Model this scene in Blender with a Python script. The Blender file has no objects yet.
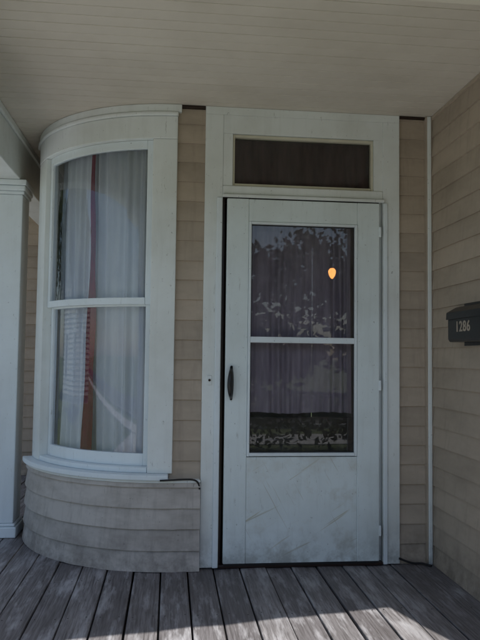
import bpy, math, random
from mathutils import Vector, Matrix
random.seed(7)
S=bpy.context.scene
D=bpy.data
S.view_settings.view_transform='Standard'; S.view_settings.look='None'; S.view_settings.exposure=0

# ---------------- materials ----------------
def N(nt,t,**k):
    n=nt.nodes.new(t)
    for a,b in k.items():
        try: setattr(n,a,b)
        except Exception: n.inputs[a].default_value=b
    return n
def base(name):
    m=D.materials.new(name); m.use_nodes=True; nt=m.node_tree
    return m,nt,nt.nodes['Principled BSDF']
def noise(nt,scale,s=5,detail=4,rough=.6,rot=None):
    tc=N(nt,'ShaderNodeTexCoord'); src=tc.outputs['Object']
    if rot:
        m0=N(nt,'ShaderNodeMapping'); m0.inputs['Rotation'].default_value=rot; nt.links.new(src,m0.inputs['Vector']); src=m0.outputs[0]
    mp=N(nt,'ShaderNodeMapping'); mp.inputs['Scale'].default_value=scale; nt.links.new(src,mp.inputs['Vector'])
    n=N(nt,'ShaderNodeTexNoise'); n.inputs['Scale'].default_value=s
    n.inputs['Detail'].default_value=min(detail,4); n.inputs['Roughness'].default_value=rough
    nt.links.new(mp.outputs[0],n.inputs['Vector']); return n.outputs['Fac']
def ramp(nt,src,p0,c0,p1,c1):
    r=N(nt,'ShaderNodeValToRGB'); e=r.color_ramp.elements
    def c4(c): return (*c,1) if isinstance(c,(tuple,list)) else (c,c,c,1)
    e[0].position=p0;e[0].color=c4(c0);e[1].position=p1;e[1].color=c4(c1)
    nt.links.new(src,r.inputs[0]); return r.outputs[0]
def mix(nt,f,a,b,mode='MIX'):
    m=N(nt,'ShaderNodeMix',data_type='RGBA',blend_type=mode)
    for s,v in ((m.inputs[0],f),(m.inputs[6],a),(m.inputs[7],b)):
        if hasattr(v,'is_linked') or hasattr(v,'links'): nt.links.new(v,s)
        elif isinstance(v,(tuple,list)): s.default_value=(*v,1)
        else: s.default_value=v
    return m.outputs[2]
def mul(nt,a,b):
    m=N(nt,'ShaderNodeMath',operation='MULTIPLY'); nt.links.new(a,m.inputs[0]); nt.links.new(b,m.inputs[1]); return m.outputs[0]
def bump(nt,b,src,st=.3,dist=.01):
    n=N(nt,'ShaderNodeBump'); n.inputs['Strength'].default_value=st; n.inputs['Distance'].default_value=dist
    nt.links.new(src,n.inputs['Height']); nt.links.new(n.outputs[0],b.inputs['Normal'])

def paint(name,col,dirt,rough=.45,blotch=1.7,grime=.5,scratch=True,sc=(1,1,1),island=0.0,scuff=False,runs=0.0,bmp=True,foot=0.0):
    m,nt,b=base(name)
    c=mix(nt,ramp(nt,noise(nt,sc,blotch,4,.65),.42,0.0,.75,grime),col,dirt)
    if runs:
        c=mix(nt,ramp(nt,noise(nt,(10,10,.9),2.2,3,.65),.52,0.0,.78,runs),c,tuple(x*.7 for x in dirt))
    if scratch:
        c=mix(nt,ramp(nt,noise(nt,(9,9,1.3),6,4,.75),.64,0.0,.72,.5),c,tuple(x*.5 for x in dirt))
        c=mix(nt,ramp(nt,noise(nt,(1,1,1),55,2,.6),.70,0.0,.77,.55),c,tuple(x*.35 for x in dirt))
    if scuff:
        mask=ramp(nt,noise(nt,(1,1,1),2.3,2,.5),.44,0.0,.58,1.0)
        s1=ramp(nt,noise(nt,(1.2,1.2,40),1.6,3,.6,(0,math.radians(33),0)),.64,0.0,.69,.65)
        s2=ramp(nt,noise(nt,(.9,.9,30),1.7,3,.6,(0,math.radians(24),0)),.65,0.0,.70,.55)
        s3=ramp(nt,noise(nt,(.9,.9,30),2.9,3,.6,(0,math.radians(-61),0)),.67,0.0,.72,.5)
        c=mix(nt,mul(nt,s1,mask),c,(.46,.42,.27)); c=mix(nt,mul(nt,s2,mask),c,(.40,.38,.28)); c=mix(nt,s3,c,(.44,.42,.34))
        c=mix(nt,ramp(nt,noise(nt,(1,1,1),4.5,4,.7),.52,0.0,.68,.45),c,(.54,.53,.46))
    if foot:   # splash dirt near the floor boards
        tc=N(nt,'ShaderNodeTexCoord'); sp=N(nt,'ShaderNodeSeparateXYZ'); nt.links.new(tc.outputs['Object'],sp.inputs[0])
        zz=ramp(nt,sp.outputs[2],.0,1.0,.22,0.0)
        c=mix(nt,mul(nt,zz,ramp(nt,noise(nt,(1,1,1),9,4,.7),.38,0.0,.62,foot)),c,tuple(x*.42 for x in dirt))
    if island:
        g=N(nt,'ShaderNodeNewGeometry')
        c=mix(nt,1.0,c,ramp(nt,g.outputs['Random Per Island'],0,1-island,1,1.0),'MULTIPLY')
    nt.links.new(c,b.inputs['Base Color']); b.inputs['Roughness'].default_value=rough
    b.inputs['Specular IOR Level'].default_value=.35
    if bmp: bump(nt,b,noise(nt,(1,1,1),22,3,.6),.15,.004)
    return m
M_white=paint('white_paint',(.79,.86,.89),(.60,.63,.62),grime=.5,runs=.12)
M_door=paint('door_paint',(.77,.85,.86),(.57,.61,.58),grime=.6,runs=.2,foot=.6)
M_kick=paint('scuffed_door_paint',(.77,.85,.86),(.57,.61,.58),grime=.6,runs=.2,scuff=True,foot=.6)
M_trim=paint('trim_paint',(.80,.84,.83),(.58,.59,.54),grime=.6,runs=.15,foot=.7)
M_cream=paint('cream_paint',(.66,.63,.50),(.42,.38,.3),grime=.7,scratch=False)
M_side=paint('tan_siding_paint',(.50,.415,.33),(.32,.265,.205),rough=.6,blotch=2.5,grime=.6,scratch=False,sc=(1,1,2.5),island=.16,runs=.3,foot=.6)
M_sidelow=paint('weathered_siding_paint',(.57,.525,.48),(.31,.275,.24),rough=.6,blotch=3,grime=.8,sc=(1,1,2.5),island=.14,runs=.4,foot=.6)
M_ceil=paint('ceiling_paint',(.70,.645,.56),(.54,.485,.40),rough=.7,blotch=1.2,grime=.7,scratch=False,island=.05,bmp=False)
M_black,nt,b=base('black_enamel'); b.inputs['Base Color'].default_value=(.012,.012,.013,1); b.inputs['Roughness'].default_value=.35
M_rub,nt,b=base('black_rubber'); b.inputs['Base Color'].default_value=(.015,.014,.014,1); b.inputs['Roughness'].default_value=.7
M_num,nt,b=base('numeral_paint'); b.inputs['Base Color'].default_value=(.40,.34,.27,1); b.inputs['Roughness'].default_value=.4
M_alu=paint('aluminium',(.45,.46,.46),(.25,.24,.22),rough=.4,scratch=False,bmp=False)
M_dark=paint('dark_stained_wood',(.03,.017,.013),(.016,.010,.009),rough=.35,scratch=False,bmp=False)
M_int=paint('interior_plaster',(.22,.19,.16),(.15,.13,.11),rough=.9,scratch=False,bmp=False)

def glass(name,ior,dirt=.03,wav=.02):
    m=D.materials.new(name); m.use_nodes=True; nt=m.node_tree; nt.nodes.clear()
    o=N(nt,'ShaderNodeOutputMaterial'); t=N(nt,'ShaderNodeBsdfTransparent'); t.inputs[0].default_value=(.97,.98,.98,1)
    g=N(nt,'ShaderNodeBsdfGlossy'); g.inputs['Roughness'].default_value=.01; g.inputs[0].default_value=(1,1,1,1)
    fr=N(nt,'ShaderNodeFresnel'); fr.inputs[0].default_value=ior
    bp=N(nt,'ShaderNodeBump'); bp.inputs['Strength'].default_value=wav; bp.inputs['Distance'].default_value=.02
    nt.links.new(noise(nt,(1,1,.5),4,1,.5),bp.inputs['Height'])
    nt.links.new(bp.outputs[0],g.inputs['Normal']); 
    ms=N(nt,'ShaderNodeMixShader'); nt.links.new(fr.outputs[0],ms.inputs[0]); nt.links.new(t.outputs[0],ms.inputs[1]); nt.links.new(g.outputs[0],ms.inputs[2])
    d=N(nt,'ShaderNodeBsdfDiffuse'); d.inputs[0].default_value=(.6,.6,.6,1)
    m2=N(nt,'ShaderNodeMixShader'); f=ramp(nt,noise(nt,(1,1,.6),7,3,.7),.35,dirt*.3,.75,dirt*2)
    nt.links.new(f,m2.inputs[0]); nt.links.new(ms.outputs[0],m2.inputs[1]); nt.links.new(d.outputs[0],m2.inputs[2])
    nt.links.new(m2.outputs[0],o.inputs[0]); return m
M_glass=glass('storm_glass',1.6,.03,.015)
M_bglass=glass('old_curved_glass',1.75,.035,.08)

def cloth(name,col,col2,trans=.1):
    m=D.materials.new(name); m.use_nodes=True; nt=m.node_tree; nt.nodes.clear()
    o=N(nt,'ShaderNodeOutputMaterial'); d=N(nt,'ShaderNodeBsdfDiffuse')
    c=mix(nt,ramp(nt,noise(nt,(6,6,1),4,3,.6),.35,0.0,.7,1.0),col,col2)
    nt.links.new(c,d.inputs[0])
    if trans:
        t=N(nt,'ShaderNodeBsdfTransparent'); e=N(nt,'ShaderNodeMixShader'); e.inputs[0].default_value=trans
        nt.links.new(d.outputs[0],e.inputs[1]); nt.links.new(t.outputs[0],e.inputs[2]); nt.links.new(e.outputs[0],o.inputs[0])
    else: nt.links.new(d.outputs[0],o.inputs[0])
    return m
M_lace=cloth('white_curtain_cloth',(.87,.91,.97),(.78,.82,.91),0)
M_mar=cloth('maroon_cloth',(.27,.008,.055),(.17,.006,.035),0)
M_pink=cloth('sheer_mauve_cloth',(.50,.42,.49),(.33,.27,.33),.15)
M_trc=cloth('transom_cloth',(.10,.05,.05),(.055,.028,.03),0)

def woodfloor():
    m,nt,b=base('weathered_porch_boards')
    g=N(nt,'ShaderNodeNewGeometry')
    ci=ramp(nt,g.outputs['Random Per Island'],0,(.20,.185,.19),1,(.38,.36,.365))
    gr=noise(nt,(30,1.2,1),3,4,.75)
    c=mix(nt,ramp(nt,gr,.36,0.0,.64,.85),ci,(.075,.065,.062))
    c=mix(nt,ramp(nt,noise(nt,(7,1.2,1),2.0,4,.7),.50,0.0,.66,.65),c,(.60,.59,.61))
    c=mix(nt,ramp(nt,noise(nt,(1,1,1),1.3,3,.6),.43,0.0,.68,.6),c,(.10,.088,.085))
    nt.links.new(c,b.inputs['Base Color']); b.inputs['Roughness'].default_value=.6
    bump(nt,b,gr,.5,.006); return m
M_floor=woodfloor()

# ---------------- geometry helpers ----------------
def link(o,parent=None):
    S.collection.objects.link(o)
    if parent: o.parent=parent
    return o
def empty(name):
    e=D.objects.new(name,None); S.collection.objects.link(e); e.empty_display_size=.1; return e
def meshobj(name,vs,fs,mat,parent=None,smooth=False,bevel=0):
    me=D.meshes.new(name); me.from_pydata(vs,[],fs); me.update()
    me.materials.append(mat)
    o=D.objects.new(name,me); link(o,parent)
    if smooth:
        for p in me.polygons: p.use_smooth=True
    if bevel:
        md=o.modifiers.new('b','BEVEL'); md.width=bevel; md.segments=2; md.limit_method='ANGLE'
    return o
def boxdata(x0,x1,y0,y1,z0,z1,off=0):
    vs=[(x,y,z) for x in (x0,x1) for y in (y0,y1) for z in (z0,z1)]
    fs=[(0,1,3,2),(4,6,7,5),(0,4,5,1),(2,3,7,6),(0,2,6,4),(1,5,7,3)]
    return vs,[tuple(i+off for i in f) for f in fs]
def box(name,x0,x1,y0,y1,z0,z1,mat,parent=None,bevel=.003):
    vs,fs=boxdata(x0,x1,y0,y1,z0,z1); return meshobj(name,vs,fs,mat,parent,False,bevel)
BC=(-.28,.93)
def ap(phi,r): p=math.radians(phi); return (BC[0]-r*math.sin(p),BC[1]-r*math.cos(p))
def arcbox(name,p0,p1,r0,r1,z0,z1,mat,parent=None,bevel=.003):
    n=max(2,int(abs(p1-p0)/2)+1); vs=[];fs=[]
    for i in range(n+1):
        ph=p0+(p1-p0)*i/n
        for r,z in ((r0,z0),(r1,z0),(r1,z1),(r0,z1)):
            x,y=ap(ph,r); vs.append((x,y,z))
    for i in range(n):
        a=i*4
        for j in range(4):
            k=(j+1)%4; fs.append((a+j,a+k,a+4+k,a+4+j))
    fs.append((0,3,2,1)); a=n*4; fs.append((a,a+1,a+2,a+3))
    return meshobj(name,vs,fs,mat,parent,False,bevel)
def siding(name,path,z0,z1,mat,parent=None,pitch=.115,out=.016,flare=None):
    vs=[];fs=[];z=z0
    while z<z1-1e-4:
        zt=min(z+pitch,z1); fr=(zt-z)/pitch
        j0=random.uniform(-.002,.002)
        b=len(vs)
        for k,((x,y),(nx,ny)) in enumerate(path):
            w=random.uniform(-.0015,.0015)
            e=flare(z) if flare else 0; e2=flare(zt) if flare else 0
            for zz,o in ((z+j0+w,e+.000),(z+j0+w,e+out+w*.5),(zt+.004 if fr>.99 else zt,e2+out-(out-.003)*fr)):
                vs.append((x+nx*o,y+ny*o,zz))
        for k in range(len(path)-1):
            a=b+k*3; fs.append((a,a+1,a+4,a+3)); fs.append((a+1,a+2,a+5,a+4))
        z+=pitch
    return meshobj(name,vs,fs,mat,parent)
def flatpath(a,b,n,step=.35):
    L=math.hypot(b[0]-a[0],b[1]-a[1]); k=max(1,int(L/step))
    return [((a[0]+(b[0]-a[0])*i/k,a[1]+(b[1]-a[1])*i/k),n) for i in range(k+1)]
def arcpath(p0,p1,r,st=3):
    k=int(abs(p1-p0)/st)+1; o=[]
    for i in range(k+1):
        ph=p0+(p1-p0)*i/k; o.append((ap(ph,r),(-math.sin(math.radians(ph)),-math.cos(math.radians(ph)))))
    return o
def tube(name,pts,r,mat,parent=None,rad=None):
    cu=D.curves.new(name,'CURVE'); cu.dimensions='3D'; cu.bevel_depth=r; cu.bevel_resolution=3
    sp=cu.splines.new('NURBS'); sp.points.add(len(pts)-1)
    for i,(p,q) in enumerate(zip(sp.points,pts)):
        p.co=(*q,1)
        if rad: p.radius=rad[i]
    sp.use_endpoint_u=True; sp.order_u=3
    cu.materials.append(mat); o=D.objects.new(name,cu); link(o,parent); return o

FZ=-.02; CZ=2.647; XR=1.248; GZ=-.52
# ================= HOUSE =================
house=empty('house')
siding('siding_strip_a',flatpath((-.31,0),(-.131,0),(0,-1)),.47,2.63,M_side,house)
siding('siding_strip_b',flatpath((1.038,0),(1.20,0),(0,-1)),FZ,2.63,M_side,house)
box('wall_core_a',-.31,-.131,.002,.1,.47,CZ,M_int,house,0)
box('wall_core_b',1.0,1.35,.002,.1,-.3,CZ,M_int,house,0)
box('wall_core_top',-.15,1.04,.03,.1,2.49,CZ,M_int,house,0)
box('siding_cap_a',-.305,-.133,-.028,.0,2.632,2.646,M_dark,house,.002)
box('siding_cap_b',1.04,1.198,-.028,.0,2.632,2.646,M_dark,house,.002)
box('corner_trim',1.199,1.2475,-.042,0,FZ+.001,2.645,M_side,house)
box('corner_bead',1.206,1.230,-.050,-.042,FZ+.001,2.644,M_trim,house,.004)
siding('wing_siding',flatpath((XR,-.043),(XR,-1.88),(-1,0)),FZ,CZ-.002,M_side,house)
box('wing_wall_core',XR+.003,XR+.12,-1.88,3.4,GZ,3.0,M_int,house,0)
box('wing_corner_board',XR-.022,XR+.12,-1.90,-1.88,GZ,3.0,M_trim,house)
siding('wing_front_siding',flatpath((XR+.12,-1.88),(4.5,-1.88),(0,-1)),GZ,3.0,M_side,house,)
box('wing_front_core',XR+.12,4.5,-1.875,-1.8,GZ,3.0,M_int,house,0)
box('casing_left',-.131,-.026,-.03,.03,FZ+.005,2.60,M_trim,house,.003)
box('casing_left_bead',-.060,-.0285,-.042,-.03,FZ+.005,2.105,M_white,house,.004)
box('casing_right',.935,1.038,-.03,.03,FZ+.005,2.60,M_trim,house,.003)
box('casing_right_bead',.937,.962,-.040,-.03,FZ+.005,2.105,M_white,house,.004)
box('casing_head',-.131,1.038,-.029,.03,2.60,2.646,M_trim,house,.002)
box('transom_head_board',-.0255,.9345,-.028,.03,2.49,2.5995,M_trim,house,.0015)
box('transom_bar',-.0255,.9345,-.033,.05,2.125,2.178,M_trim,house,.005)
box('transom_stile_a',-.0255,.03,-.0275,.04,2.1785,2.4895,M_trim,house,.0015)
box('transom_stile_b',.88,.9345,-.0275,.04,2.1785,2.4895,M_trim,house,.0015)
for n,a in (('transom_stop_a',(.031,.043,-.016,.03,2.18,2.488)),('transom_stop_b',(.867,.879,-.016,.03,2.18,2.488)),
            ('transom_stop_c',(.0435,.8665,-.016,.03,2.472,2.488)),('transom_stop_d',(.0435,.8665,-.016,.03,2.18,2.196))):
    box(n,*a,M_cream,house,.002)
meshobj('transom_glass',[(.043,.012,2.19),(.867,.012,2.19),(.867,.012,2.48),(.043,.012,2.48)],[(0,1,2,3)],M_glass,house)
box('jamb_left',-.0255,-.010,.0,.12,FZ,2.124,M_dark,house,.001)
box('jamb_right',.920,.9345,-.0,.12,FZ,2.124,M_trim,house,.001)
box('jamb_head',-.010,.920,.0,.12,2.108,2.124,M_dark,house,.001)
box('threshold',-.025,.934,-.040,.12,FZ+.001,.0,M_dark,house,.004)
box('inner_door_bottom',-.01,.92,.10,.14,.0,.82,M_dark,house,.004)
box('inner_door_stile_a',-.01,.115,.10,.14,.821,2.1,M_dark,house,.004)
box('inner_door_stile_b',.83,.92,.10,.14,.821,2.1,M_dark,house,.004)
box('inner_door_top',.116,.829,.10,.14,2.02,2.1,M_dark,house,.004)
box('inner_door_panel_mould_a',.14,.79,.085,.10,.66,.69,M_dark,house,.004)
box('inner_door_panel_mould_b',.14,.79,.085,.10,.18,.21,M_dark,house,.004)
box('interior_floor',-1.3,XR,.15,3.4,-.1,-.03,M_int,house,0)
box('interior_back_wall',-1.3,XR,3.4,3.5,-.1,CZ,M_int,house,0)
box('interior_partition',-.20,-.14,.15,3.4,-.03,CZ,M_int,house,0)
siding('side_siding',arcpath(74,90,.93)+flatpath((-1.21,.95),(-1.21,3.0),(-1,0)),.47,2.63,M_side,house)
siding('rear_wing_siding',flatpath((-1.20,3.0),(-4.0,3.0),(0,-1)),FZ,2.64,M_side,house)
box('rear_wing_core',-4.0,-1.2,3.004,3.1,GZ,CZ+.3,M_int,house,0)
meshobj('roof_slab',*boxdata(-2.4,4.6,-1.78,5.0,CZ+.03,CZ+.12),M_ceil,house)

# ================= CURVED BAY =================
bay=empty('curved_bow_window')
siding('skirt_siding',flatpath((-.133,BC[1]-.975),(-.26,BC[1]-.975),(0,-1),.1)+arcpath(0,90,.975)+flatpath((-1.255,.96),(-1.255,3.0),(-1,0)),FZ-.0,.465,M_sidelow,bay,out=.020,flare=lambda z:.012*(1-z/.465))
arcbox('skirt_core',-2,100,.86,.97,FZ,.455,M_int,bay,0)
arcbox('skirt_ledge',-8.5,88,.90,1.0,.4655,.481,M_trim,bay,.004)
arcbox('sill',2,75,.88,1.02,.482,.513,M_white,bay,.006)
arcbox('apron_stop',9.5,63,.875,.955,.5135,.545,M_white,bay,.005)
arcbox('casing_right',.8,9.3,.88,.962,.5135,2.44,M_trim,bay,.004)
arcbox('casing_left',62,74,.88,.962,.5135,2.44,M_trim,bay,.004)
arcbox('head_casing',.8,74,.88,.964,2.441,2.575,M_trim,bay,.004)
arcbox('frieze_mould',.6,80,.88,.976,2.576,2.60,M_trim,bay,.008)
arcbox('frieze',-.5,90,.88,.966,2.601,2.646,M_trim,bay,.004)
for n,(z0,z1,ro) in {'upper_sash':(1.475,2.44,.932),'lower_sash':(.5455,1.515,.905)}.items():
    ri=ro-.03
    arcbox(n+'_stile_a',9.4,11.6,ri,ro,z0,z1,M_white,bay,.003)
    arcbox(n+'_stile_b',59.6,61.9,ri,ro,z0,z1,M_white,bay,.003)
    if n[0]=='u':
        arcbox(n+'_top_rail',11.6,59.6,ri,ro,z1-.05,z1,M_white,bay,.003)
        arcbox(n+'_meeting_rail',11.6,59.6,ri,ro+.006,z0,z0+.04,M_white,bay,.003)
        g=(z0+.03,z1-.04)
    else:
        arcbox(n+'_bottom_rail',11.6,59.6,ri,ro,z0,z0+.070,M_white,bay,.003)
        arcbox(n+'_meeting_rail',11.6,59.6,ri,ro-.002,z1-.05,z1-.008,M_white,bay,.003)
        g=(z0+.06,z1-.03)
    vs=[];fs=[];k=32
    for i in range(k+1):
        x,y=ap(11+(60-11)*i/k,ro-.015); vs+=[(x,y,g[0]),(x,y,g[1])]
    for i in range(k): fs.append((2*i+2,2*i,2*i+1,2*i+3))
    meshobj(n+'_glass',vs,fs,M_bglass,bay,True)
def folds(seed,n):
    r=random.Random(seed); return [(r.uniform(.6,1),r.uniform(0,6.28),r.uniform(.7,1.5),r.uniform(-2.2,2.2)) for _ in range(n)]
def arccurtain(name,p0,p1,r,z0,z1,amp,freq,mat,parent=None,seed=1,edge=None):
    rr=folds(seed,4); nu=int(abs(p1-p0)*5); nv=40; vs=[];fs=[]
    for i in range(nu+1):
        u=i/nu
        for j in range(nv+1):
            t=j/nv; z=z0+(z1-z0)*t
            a0,b0=edge(t) if edge else (p0,p1)
            ph0=a0+(b0-a0)*u
            a=sum(w*math.sin((p0+(p1-p0)*u)*freq*f+s+q*t+.9*math.sin(2.6*t+s)) for w,s,f,q in rr)*amp*(.6+.55*(1-t))
            a+=amp*.5*math.sin(t*7+u*11+seed)*math.sin(u*5+t*3)
            x,y=ap(ph0,r+a); vs.append((x,y,z))
    for i in range(nu):
        for j in range(nv):
            a=i*(nv+1)+j; fs.append((a,a+nv+1,a+nv+2,a+1))
    return meshobj(name,vs,fs,mat,parent,True)
bc=empty('window_curtain')
arccurtain('white_panel_a',4,37,.822,.40,2.5,.010,1.2,M_lace,bc,3)
arccurtain('white_panel_b',37.5,68,.820,.40,2.5,.010,1.1,M_lace,bc,5)
arccurtain('maroon_drape',34.2,39.4,.866,.40,2.5,.0022,2.2,M_mar,bc,8,
   edge=lambda t:(33.8+1.8*t+.5*math.sin(t*9)+.3*math.sin(t*23), 39.8-2.0*t+.6*math.sin(t*6+1)+.4*math.sin(t*17)))
tube('curtain_rod',[(*ap(p,.83),2.505) for p in range(2,72,5)],.008,M_alu,bc)
def flatcurtain(name,x0,x1,y,z0,z1,amp,freq,mat,parent,seed):
    rr=folds(seed,3); nu=160;nv=20; vs=[];fs=[]
    for i in range(nu+1):
        u=i/nu
        for j in range(nv+1):
            t=j/nv; x=x0+(x1-x0)*u+.006*math.sin(3*t+u*9); z=z0+(z1-z0)*t
            a=sum(w*math.sin(u*freq*f+s+.6*math.sin(2*t+s)) for w,s,f,q in rr)*amp*(.8+.4*(1-t))
            vs.append((x,y+a,z+(.005*math.sin(u*9+1) if j==0 else 0)))
    for i in range(nu):
        for j in range(nv):
            a=i*(nv+1)+j; fs.append((a,a+nv+1,a+nv+2,a+1))
    return meshobj(name,vs,fs,mat,parent,True)
dc=empty('door_curtain')
flatcurtain('sheer_panel',.125,.765,.062,.85,2.06,.012,46,M_pink,dc,4)
tube('rod',[(.1,.06,2.05),(.45,.06,2.05),(.85,.06,2.05)],.006,M_alu,dc)
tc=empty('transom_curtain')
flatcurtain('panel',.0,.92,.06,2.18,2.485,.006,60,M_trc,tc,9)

# ================= STORM DOOR =================
sd=empty('storm_door')
Y0,Y1=-.046,-.012
box('stile_left',0,.128,Y0,Y1,.008,2.10,M_door,sd,.004)
box('stile_right',.776,.91,Y0,Y1,.008,2.10,M_door,sd,.004)
box('top_rail',.1285,.7755,Y0+.001,Y1,1.968,2.099,M_door,sd,.003)
box('kick_panel',.1285,.7755,Y0+.001,Y1,.009,.606,M_kick,sd,.002)
box('bottom_sweep',.004,.906,Y0+.006,Y1,-.006,.0075,M_rub,sd,.001)
for n,a in (('insert_a',(.1290,.144,Y0-.004,Y1+.004,.61,1.967)),('insert_b',(.760,.775,Y0-.004,Y1+.004,.61,1.967)),
            ('insert_c',(.1442,.7598,Y0-.004,Y1+.004,1.953,1.967)),('insert_d',(.1442,.7598,Y0-.008,Y1+.004,.612,.63)),
            ('mid_rail',(.1442,.7598,Y0-.003,Y1+.004,1.262,1.296))):
    box(n,*a,M_white,sd,.003)
for n,z0,z1 in (('glass_upper',1.29,1.96),('glass_lower',.622,1.27)):
    meshobj(n,[(.14,-.026,z0),(.765,-.026,z0),(.765,-.026,z1),(.14,-.026,z1)],[(0,1,2,3)],M_glass,sd)
for n,a in (('gasket_a',(.144,.149,-.030,-.022,.63,1.953)),('gasket_b',(.755,.760,-.030,-.022,.63,1.953)),('gasket_c',(.149,.755,-.030,-.022,.63,.636)),('gasket_d',(.149,.755,-.030,-.022,1.947,1.953))):
    box(n,*a,M_rub,sd,0)
tube('handle_plate',[(.036,Y0-.001,1.125),(.034,Y0-.002,1.09),(.034,Y0-.002,.97),(.036,Y0-.001,.93)],.016,M_black,sd,[.35,1,1,.35])
tube('handle_grip',[(.034,Y0-.004,1.105),(.030,Y0-.04,1.10),(.022,Y0-.058,1.05),(.022,Y0-.056,1.0),(.028,Y0-.04,.955),(.035,Y0-.004,.945)],.011,M_black,sd,[.8,.9,1.25,1.3,.9,.7])
tube('handle_thumb_button',[(.034,Y0-.004,1.118),(.034,Y0-.024,1.120)],.008,M_black,sd)
for i,z in enumerate((1.93,1.02,.18)):
    box('hinge_%d'%i,.907,.921,Y0-.003,Y0+.01,z-.03,z+.03,M_white,sd,.003)
box('drip_cap',-.028,.94,-.05,-.034,2.107,2.124,M_trim,sd,.003)

db=empty('doorbell')
box('plate',-.102,-.076,-.036,-.0305,1.015,1.07,M_trim,db,.003)
bpy.ops.mesh.primitive_cylinder_add(radius=.007,depth=.008,location=(-.089,-.038,1.043),rotation=(math.pi/2,0,0)); o=bpy.context.object; o.name='button'; o.data.materials.append(M_dark); o.parent=db

tube('electric_cable',[(-.36,-.10,.487),(-.30,-.09,.488),(-.23,-.078,.489),(-.17,-.07,.488),(-.14,-.065,.465),(-.137,-.055,.43)],.005,M_rub)
tube('garden_hose',[(1.03,-.04,.02),(1.10,-.05,-.01),(1.16,-.045,-.008),(1.19,-.07,-.012),(1.205,-.09,-.012)],.006,M_rub)

# ================= MAILBOX =================
mb=empty('mailbox')
def prism(name,prof,y0,y1,mat,parent,bev=.004):
    n=len(prof); vs=[(x,y0,z) for x,z in prof]+[(x,y1,z) for x,z in prof]
    fs=[tuple(range(n))[::-1],tuple(range(n,2*n))]+[(i,(i+1)%n,n+(i+1)%n,n+i) for i in range(n)]
    return meshobj(name,vs,fs,mat,parent,False,bev)
prism('body',[(1.231,1.27),(1.165,1.27),(1.155,1.285),(1.155,1.40),(1.231,1.40)],-.87,-.446,M_black,mb)
prism('lid',[(1.233,1.462),(1.20,1.455),(1.148,1.425),(1.146,1.388),(1.1535,1.388),(1.1545,1.402),(1.233,1.402)],-.876,-.440,M_black,mb)
prism('back_plate',[(1.236,1.25),(1.2325,1.25),(1.2335,1.48),(1.236,1.48)],-.84,-.476,M_black,mb,.001)
tx=D.curves.new('numerals','FONT'); tx.body='1286'; tx.size=.075; tx.extrude=.0015; tx.align_x='CENTER'; tx.align_y='CENTER'; tx.space_character=1.15; tx.offset=.001
tx.materials.append(M_num); o=D.objects.new('numerals',tx); link(o,mb)
o.matrix_world=Matrix(((0,0,-1,1.1535),(-1,0,0,-.63),(0,1,0,1.345),(0,0,0,1)))

# ================= PORCH =================
vs=[];fs=[];x=-3.0; nails=[]
while x<XR-.01:
    w=random.choice((.136,.139,.142)); x1=min(x+w,XR-.006)
    ye=(-.001 if x>-.1 else .05) if x>-.25 else 3.0
    y=-1.80+random.uniform(-.01,.01)
    dz=random.uniform(-.004,.001); tl=random.uniform(-.0035,.0035)
    v,f=boxdata(x,x1,y,ye,FZ-.03,FZ,len(vs))
    v=[(p[0],p[1],p[2]+dz+(tl if p[0]>x+.01 else -tl)) for p in v]
    vs+=v;fs+=f
    for yy in (-1.72,-1.2,-.7,-.2):
        for dx in (.025,(x1-x)-.025): nails.append((x+dx+random.uniform(-.004,.004),yy+random.uniform(-.01,.01),FZ+dz+.0045))
    x=x1+random.uniform(.006,.011)
fl=meshobj('porch_floor',vs,fs,M_floor,None,False,.004)
nv=[];nf=[]
for (a,b_,c) in nails:
    o=len(nv); nv+=[(a+.004*math.cos(q*1.047),b_+.004*math.sin(q*1.047),c) for q in range(6)]; nf.append(tuple(range(o,o+6)))
meshobj('nail_heads',nv,nf,M_rub,fl)
pf=empty('porch_base')
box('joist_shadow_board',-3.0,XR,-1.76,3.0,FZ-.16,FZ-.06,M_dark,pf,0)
box('skirt_board',-3.02,XR,-1.79,-1.765,GZ,FZ-.035,M_trim,pf,.003)
steps=empty('porch_steps')
for i in range(2):
    z=FZ-.167*(i+1); y=-1.80-.28*i
    box('tread_%d'%i,-.4,1.2,y-.29,y-.002,z-.035,z,M_floor,steps,.004)
    box('riser_%d'%i,-.38,1.18,y-.262,y-.24,GZ,z-.036,M_trim,steps,.002)
vs=[];fs=[];y=-1.655
while y<3.0:
    v,f=boxdata(-1.335,XR-.001,y,y+.079,CZ+random.uniform(0,.001),CZ+.02,len(vs)); vs+=v;fs+=f
    y+=.083
meshobj('porch_ceiling',vs,fs,M_ceil,None,False,.0025)
beam=empty('porch_beam')
box('front_beam',-1.55,XR+.0,-1.82,-1.66,2.43,CZ+.028,M_ceil,beam,.006)
box('side_beam',-1.53,-1.336,-1.659,3.0,2.35,CZ+.028,M_trim,beam,.006)
box('side_beam_mould',-1.3355,-1.315,-1.659,3.0,2.60,2.645,M_trim,beam,.006)
xa,xb=-2.3,XR+.3; ya,yb=-2.05-.17*(.6-xa),-2.05+.17*(xb-.6)  # unseen eave, outer edge skewed to shape the shadow line on the floor
meshobj('skewed_eave',[(xa,-1.821,2.53),(xb,-1.821,2.53),(xb,yb,2.53),(xa,ya,2.53),(xa,-1.821,2.62),(xb,-1.821,2.62),(xb,yb,2.62),(xa,ya,2.62)],
 [(0,1,2,3),(4,7,6,5),(0,4,5,1),(1,5,6,2),(2,6,7,3),(3,7,4,0)],M_trim,beam,False,.005)
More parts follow.
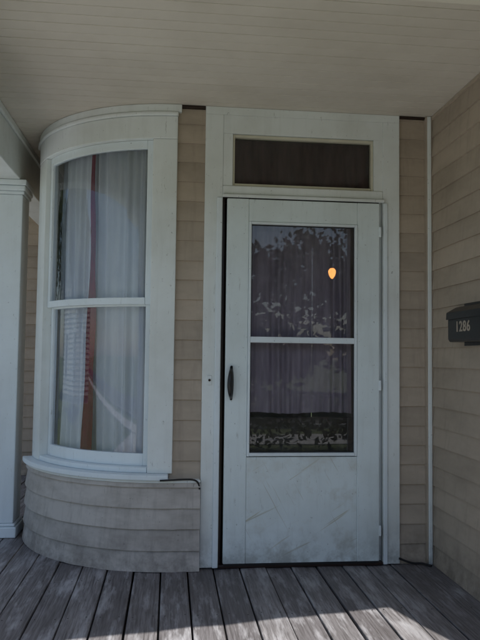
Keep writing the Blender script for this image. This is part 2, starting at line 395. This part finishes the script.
def column(name,cx,cy):
    c=empty(name)
    def sq(n,h,z0,z1,m=M_white,bv=.006): box(n,cx-h,cx+h,cy-h,cy+h,z0,z1,m,c,bv)
    sq('plinth',.128,FZ+.001,.05); sq('base_mould',.118,.051,.07,M_white,.01)
    sq('shaft',.105,.071,2.25); sq('necking',.116,2.251,2.272); sq('capital',.124,2.273,2.31,M_white,.01); sq('abacus',.13,2.311,2.349)
    return c
column('porch_column',-1.425,.80)
column('porch_column',-1.43,-1.70)

# ================= INSIDE LAMP =================
lamp=empty('pendant_lamp')
lx,ly,lz=.857,.9,1.81
bpy.ops.mesh.primitive_uv_sphere_add(radius=.028,location=(lx,ly,lz),segments=20,ring_count=12); o=bpy.context.object; o.name='bulb'; o.parent=lamp
for v in o.data.vertices:
    if v.co.z<0: v.co.z*=1.9; v.co.x*=1-.35*(-v.co.z/.053)**2; v.co.y*=1-.35*(-v.co.z/.053)**2
for p in o.data.polygons:p.use_smooth=True
mm=D.materials.new('warm_bulb'); mm.use_nodes=True; e=mm.node_tree.nodes['Principled BSDF']; e.inputs['Emission Color'].default_value=(1,.36,.09,1); e.inputs['Emission Strength'].default_value=10; e.inputs['Base Color'].default_value=(.8,.6,.4,1)
o.data.materials.append(mm)
tube('socket',[(lx,ly,lz+.035),(lx,ly,lz+.06),(lx,ly,lz+.08)],.016,M_dark,lamp)
tube('cord',[(lx,ly,lz+.07),(lx,ly,2.3),(lx,ly,CZ)],.004,M_dark,lamp)

# ================= SURROUNDINGS =================
def ground(name,c1,c2,sc,rough=.95):
    m,nt,b=base(name); c=mix(nt,ramp(nt,noise(nt,(1,1,1),sc,4,.7),.3,0.0,.7,1.0),c1,c2); nt.links.new(c,b.inputs['Base Color']); b.inputs['Roughness'].default_value=rough
    return m
M_grass=ground('grass',(.08,.12,.04),(.14,.16,.065),1.5)
M_conc=ground('concrete',(.44,.43,.42),(.56,.55,.53),2)
M_asph=ground('asphalt',(.045,.045,.047),(.06,.06,.06),3)
def sheet(name,x0,x1,y0,y1,z,mat): return meshobj(name,[(x0,y0,z),(x1,y0,z),(x1,y1,z),(x0,y1,z)],[(0,1,2,3)],mat)
sheet('lawn',-400,400,-400,400,GZ,M_grass)
sheet('bounce_path',-3.2,1.2,-4.6,-2.37,GZ+.004,M_conc)  # path widened out of view as a reflector to brighten the ceiling
sheet('bounce_drive',-7.0,-3.25,-8.9,8,GZ+.004,M_conc)  # added pale concrete, unseen, bounces light onto porch and bay curtains
box('sidewalk',-60,60,-10.6,-9,GZ-.05,GZ+.02,M_conc,None,.01)
sheet('road',-150,150,-19,-12,GZ+.006,M_asph)
box('kerb',-60,60,-12.0,-11.85,GZ-.05,GZ+.10,M_conc,None,.01)
M_bark=ground('bark',(.08,.06,.045),(.13,.10,.08),8)
M_leaf=D.materials.new('leaves'); M_leaf.use_nodes=True; nt=M_leaf.node_tree; b=nt.nodes['Principled BSDF']
g=N(nt,'ShaderNodeNewGeometry'); nt.links.new(ramp(nt,g.outputs['Random Per Island'],0,(.03,.055,.015),1,(.08,.12,.035)),b.inputs['Base Color']); b.inputs['Roughness'].default_value=.7
def leafcloud(lv,lf,r,c,R,n,s0=.07,s1=.15):
    for k in range(n):
        d=Vector((r.gauss(0,1),r.gauss(0,1),r.gauss(0,.75))); d=d.normalized()*R*r.random()**.4
        p=Vector(c)+d; s=r.uniform(s0,s1); u=Vector((r.gauss(0,1),r.gauss(0,1),r.gauss(0,1))).normalized(); w=u.orthogonal().normalized()
        o=len(lv); lv+=[tuple(p-u*s),tuple(p+w*s*.6),tuple(p+u*s),tuple(p-w*s*.6)]; lf.append((o,o+1,o+2,o+3))
def tree(cx,cy,h,cr,seed):
    r=random.Random(seed); t=empty('maple_tree'); vs=[];fs=[]
    def limb(a,b_,ra,rb):
        a=Vector(a);b_=Vector(b_);d=(b_-a).normalized(); u=d.orthogonal().normalized(); w=d.cross(u); o=len(vs); k=8; segs=4
        for s in range(segs+1):
            tt=s/segs; c=a.lerp(b_,tt)+Vector((math.sin(tt*3+a.x),math.cos(tt*4+b_.y),0))*.06*h/8*math.sin(math.pi*tt); rad=ra+(rb-ra)*tt
            for q in range(k):
                an=q/k*6.283; vs.append(tuple(c+(u*math.cos(an)+w*math.sin(an))*rad))
        for s in range(segs):
            for q in range(k): a0=o+s*k; fs.append((a0+q,a0+(q+1)%k,a0+k+(q+1)%k,a0+k+q))
    limb((cx,cy,GZ-.1),(cx,cy,GZ+h*.42),.028*h,.018*h)
    cl=[]
    for i in range(9):
        an=i*2.4+r.uniform(-.4,.4); el=r.uniform(.1,1.1); L=cr*r.uniform(.7,1.05); s=(cx,cy,GZ+h*r.uniform(.22,.42))
        e_=(cx+math.cos(an)*L*math.cos(el),cy+math.sin(an)*L*math.cos(el),s[2]+h*.12+L*math.sin(el)); limb(s,e_,.010*h,.004*h); cl.append(e_)
        for j in range(3):
            m_=Vector(s).lerp(Vector(e_),r.uniform(.5,.9)); e2=m_+Vector((r.uniform(-1,1),r.uniform(-1,1),r.uniform(0,1)))*cr*.45; limb(m_,e2,.004*h,.0015*h); cl.append(tuple(e2))
    meshobj('trunk',vs,fs,M_bark,t,True)
    lv=[];lf=[]
    for c in cl: leafcloud(lv,lf,r,c,cr*r.uniform(.25,.4),170)
    meshobj('foliage',lv,lf,M_leaf,t)
tree(9,-23,10,4,2); tree(-4,-23,9,4,3); tree(-12,7,9,3.4,4); tree(13,-13,9,3.2,5); tree(-16,0,7.5,3.0,11)
def reflection_hedge(name,x0,x1,y0,y1,h,seed):
    r=random.Random(seed); lv=[];lf=[]
    n=int((x1-x0+y1-y0)/.35)
    for i in range(n):
        c=(x0+(x1-x0)*i/n,y0+(y1-y0)*i/n,GZ+h*.5); 
        leafcloud(lv,lf,r,c,h*.55*r.uniform(.85,1.1),150,.04,.09)
    meshobj(name,lv,lf,M_leaf)
reflection_hedge('reflection_hedge',-2.6,9,-8.4,-8.3,1.15,2)  # unseen, added to darken the reflection in the lower door pane
# added unseen tree belt, keeps bright sky out of the storm glass reflection
r_=random.Random(21); lv=[];lf=[]
for i in range(70):
    x=-6+22*r_.random(); hh=r_.uniform(.8,6.4)
    leafcloud(lv,lf,r_,(x,-28+r_.uniform(-1.2,1.2),GZ+hh),r_.uniform(1.1,1.7),170,.16,.34)
meshobj('sky_block_trees',lv,lf,M_leaf)
def nhouse(x0,x1,y0,y1,h,col):
    m=paint('neighbour_siding',col,tuple(c*.7 for c in col),scratch=False,bmp=False)
    rf=ground('roof_shingles',(.07,.06,.055),(.11,.10,.09),5)
    e=empty('clapboard_house')
    box('walls',x0+.02,x1-.02,y0+.02,y1-.02,GZ,h,m,e,0)
    for n,a,b_,nn in (('siding_s',(x0,y0),(x1,y0),(0,-1)),('siding_n',(x0,y1),(x1,y1),(0,1)),('siding_e',(x1,y0),(x1,y1),(1,0)),('siding_w',(x0,y0),(x0,y1),(-1,0))):
        siding(n,flatpath(a,b_,nn,2),GZ+.3,h,m,e,pitch=.18,out=.03)
    my=(y0+y1)/2
    vs=[(x0-.4,y0-.5,h-.1),(x1+.4,y0-.5,h-.1),(x1+.4,y1+.5,h-.1),(x0-.4,y1+.5,h-.1),(x0-.4,my,h+2.4),(x1+.4,my,h+2.4)]
    meshobj('roof',vs,[(0,1,5,4),(2,3,4,5),(0,4,3),(1,2,5),(0,3,2,1)],rf,e)
    for zz in (.4,3.1):
        if zz+1.5>h: continue
        k=3
        for i in range(k):
            xx=x0+(x1-x0)*(i+.5)/k; yy=y0+(y1-y0)*(i+.5)/k
            for nm,bb in (('s',(xx-.45,xx+.45,y0-.05,y0-.03)),('n',(xx-.45,xx+.45,y1+.03,y1+.05))):
                box('window_%s%d'%(nm,i),*bb,zz,zz+1.5,M_black,e,0); box('casing_%s%d'%(nm,i),bb[0]-.1,bb[1]+.1,bb[2]+(.011 if nm=='s' else -.031),bb[3]+(.031 if nm=='s' else -.011),zz-.1,zz+1.6,M_white,e,0)
            for nm,xa in (('e',x1),('w',x0)):
                s=1 if nm=='e' else -1
                a,b_=sorted((xa+s*.03,xa+s*.06)); box('window_%s%d'%(nm,i),a,b_,yy-.45,yy+.45,zz,zz+1.5,M_black,e,0)
                a,b_=sorted((xa,xa+s*.045)); box('casing_%s%d'%(nm,i),a,b_,yy-.55,yy+.55,zz-.1,zz+1.6,M_white,e,0)
nhouse(-30,-20,-4,8,5.6,(.66,.66,.62))
nhouse(-18,-8,-40,-32,5.6,(.4,.36,.3))

# ================= LIGHT =================
AZ=21
el=math.radians(62); az=math.radians(AZ)
sv=Vector((math.sin(az)*math.cos(el),-math.cos(az)*math.cos(el),math.sin(el)))
sun=D.lights.new('sun','SUN'); sun.energy=5; sun.angle=math.radians(.5); sun.color=(1,.97,.92)
so=D.objects.new('sun',sun); S.collection.objects.link(so); so.rotation_euler=sv.to_track_quat('Z','Y').to_euler(); so.location=sv*20
w=D.worlds.new('World'); S.world=w; w.use_nodes=True; nt=w.node_tree
sk=nt.nodes.new('ShaderNodeTexSky'); sk.sky_type='NISHITA'; sk.sun_disc=False; sk.sun_elevation=el; sk.sun_rotation=math.radians(180-AZ)
nt.links.new(sk.outputs[0],nt.nodes['Background'].inputs[0]); nt.nodes['Background'].inputs[1].default_value=.15

# ================= CAMERA =================
yaw,pitch,roll=.1047,.055,.0121
f=Vector((math.sin(yaw)*math.cos(pitch),math.cos(yaw)*math.cos(pitch),math.sin(pitch)))
r=Vector((math.cos(yaw),-math.sin(yaw),0)); u=r.cross(f)
r2=r*math.cos(roll)+u*math.sin(roll); u2=-r*math.sin(roll)+u*math.cos(roll)
cam=D.cameras.new('camera'); cam.sensor_width=36; cam.lens=662.2/640*36; cam.clip_end=1500; cam.clip_start=.05
co=D.objects.new('camera',cam); S.collection.objects.link(co)
co.matrix_world=Matrix(((r2.x,u2.x,-f.x,-.317),(r2.y,u2.y,-f.y,-3.8407),(r2.z,u2.z,-f.z,1.1805),(0,0,0,1)))
S.camera=co
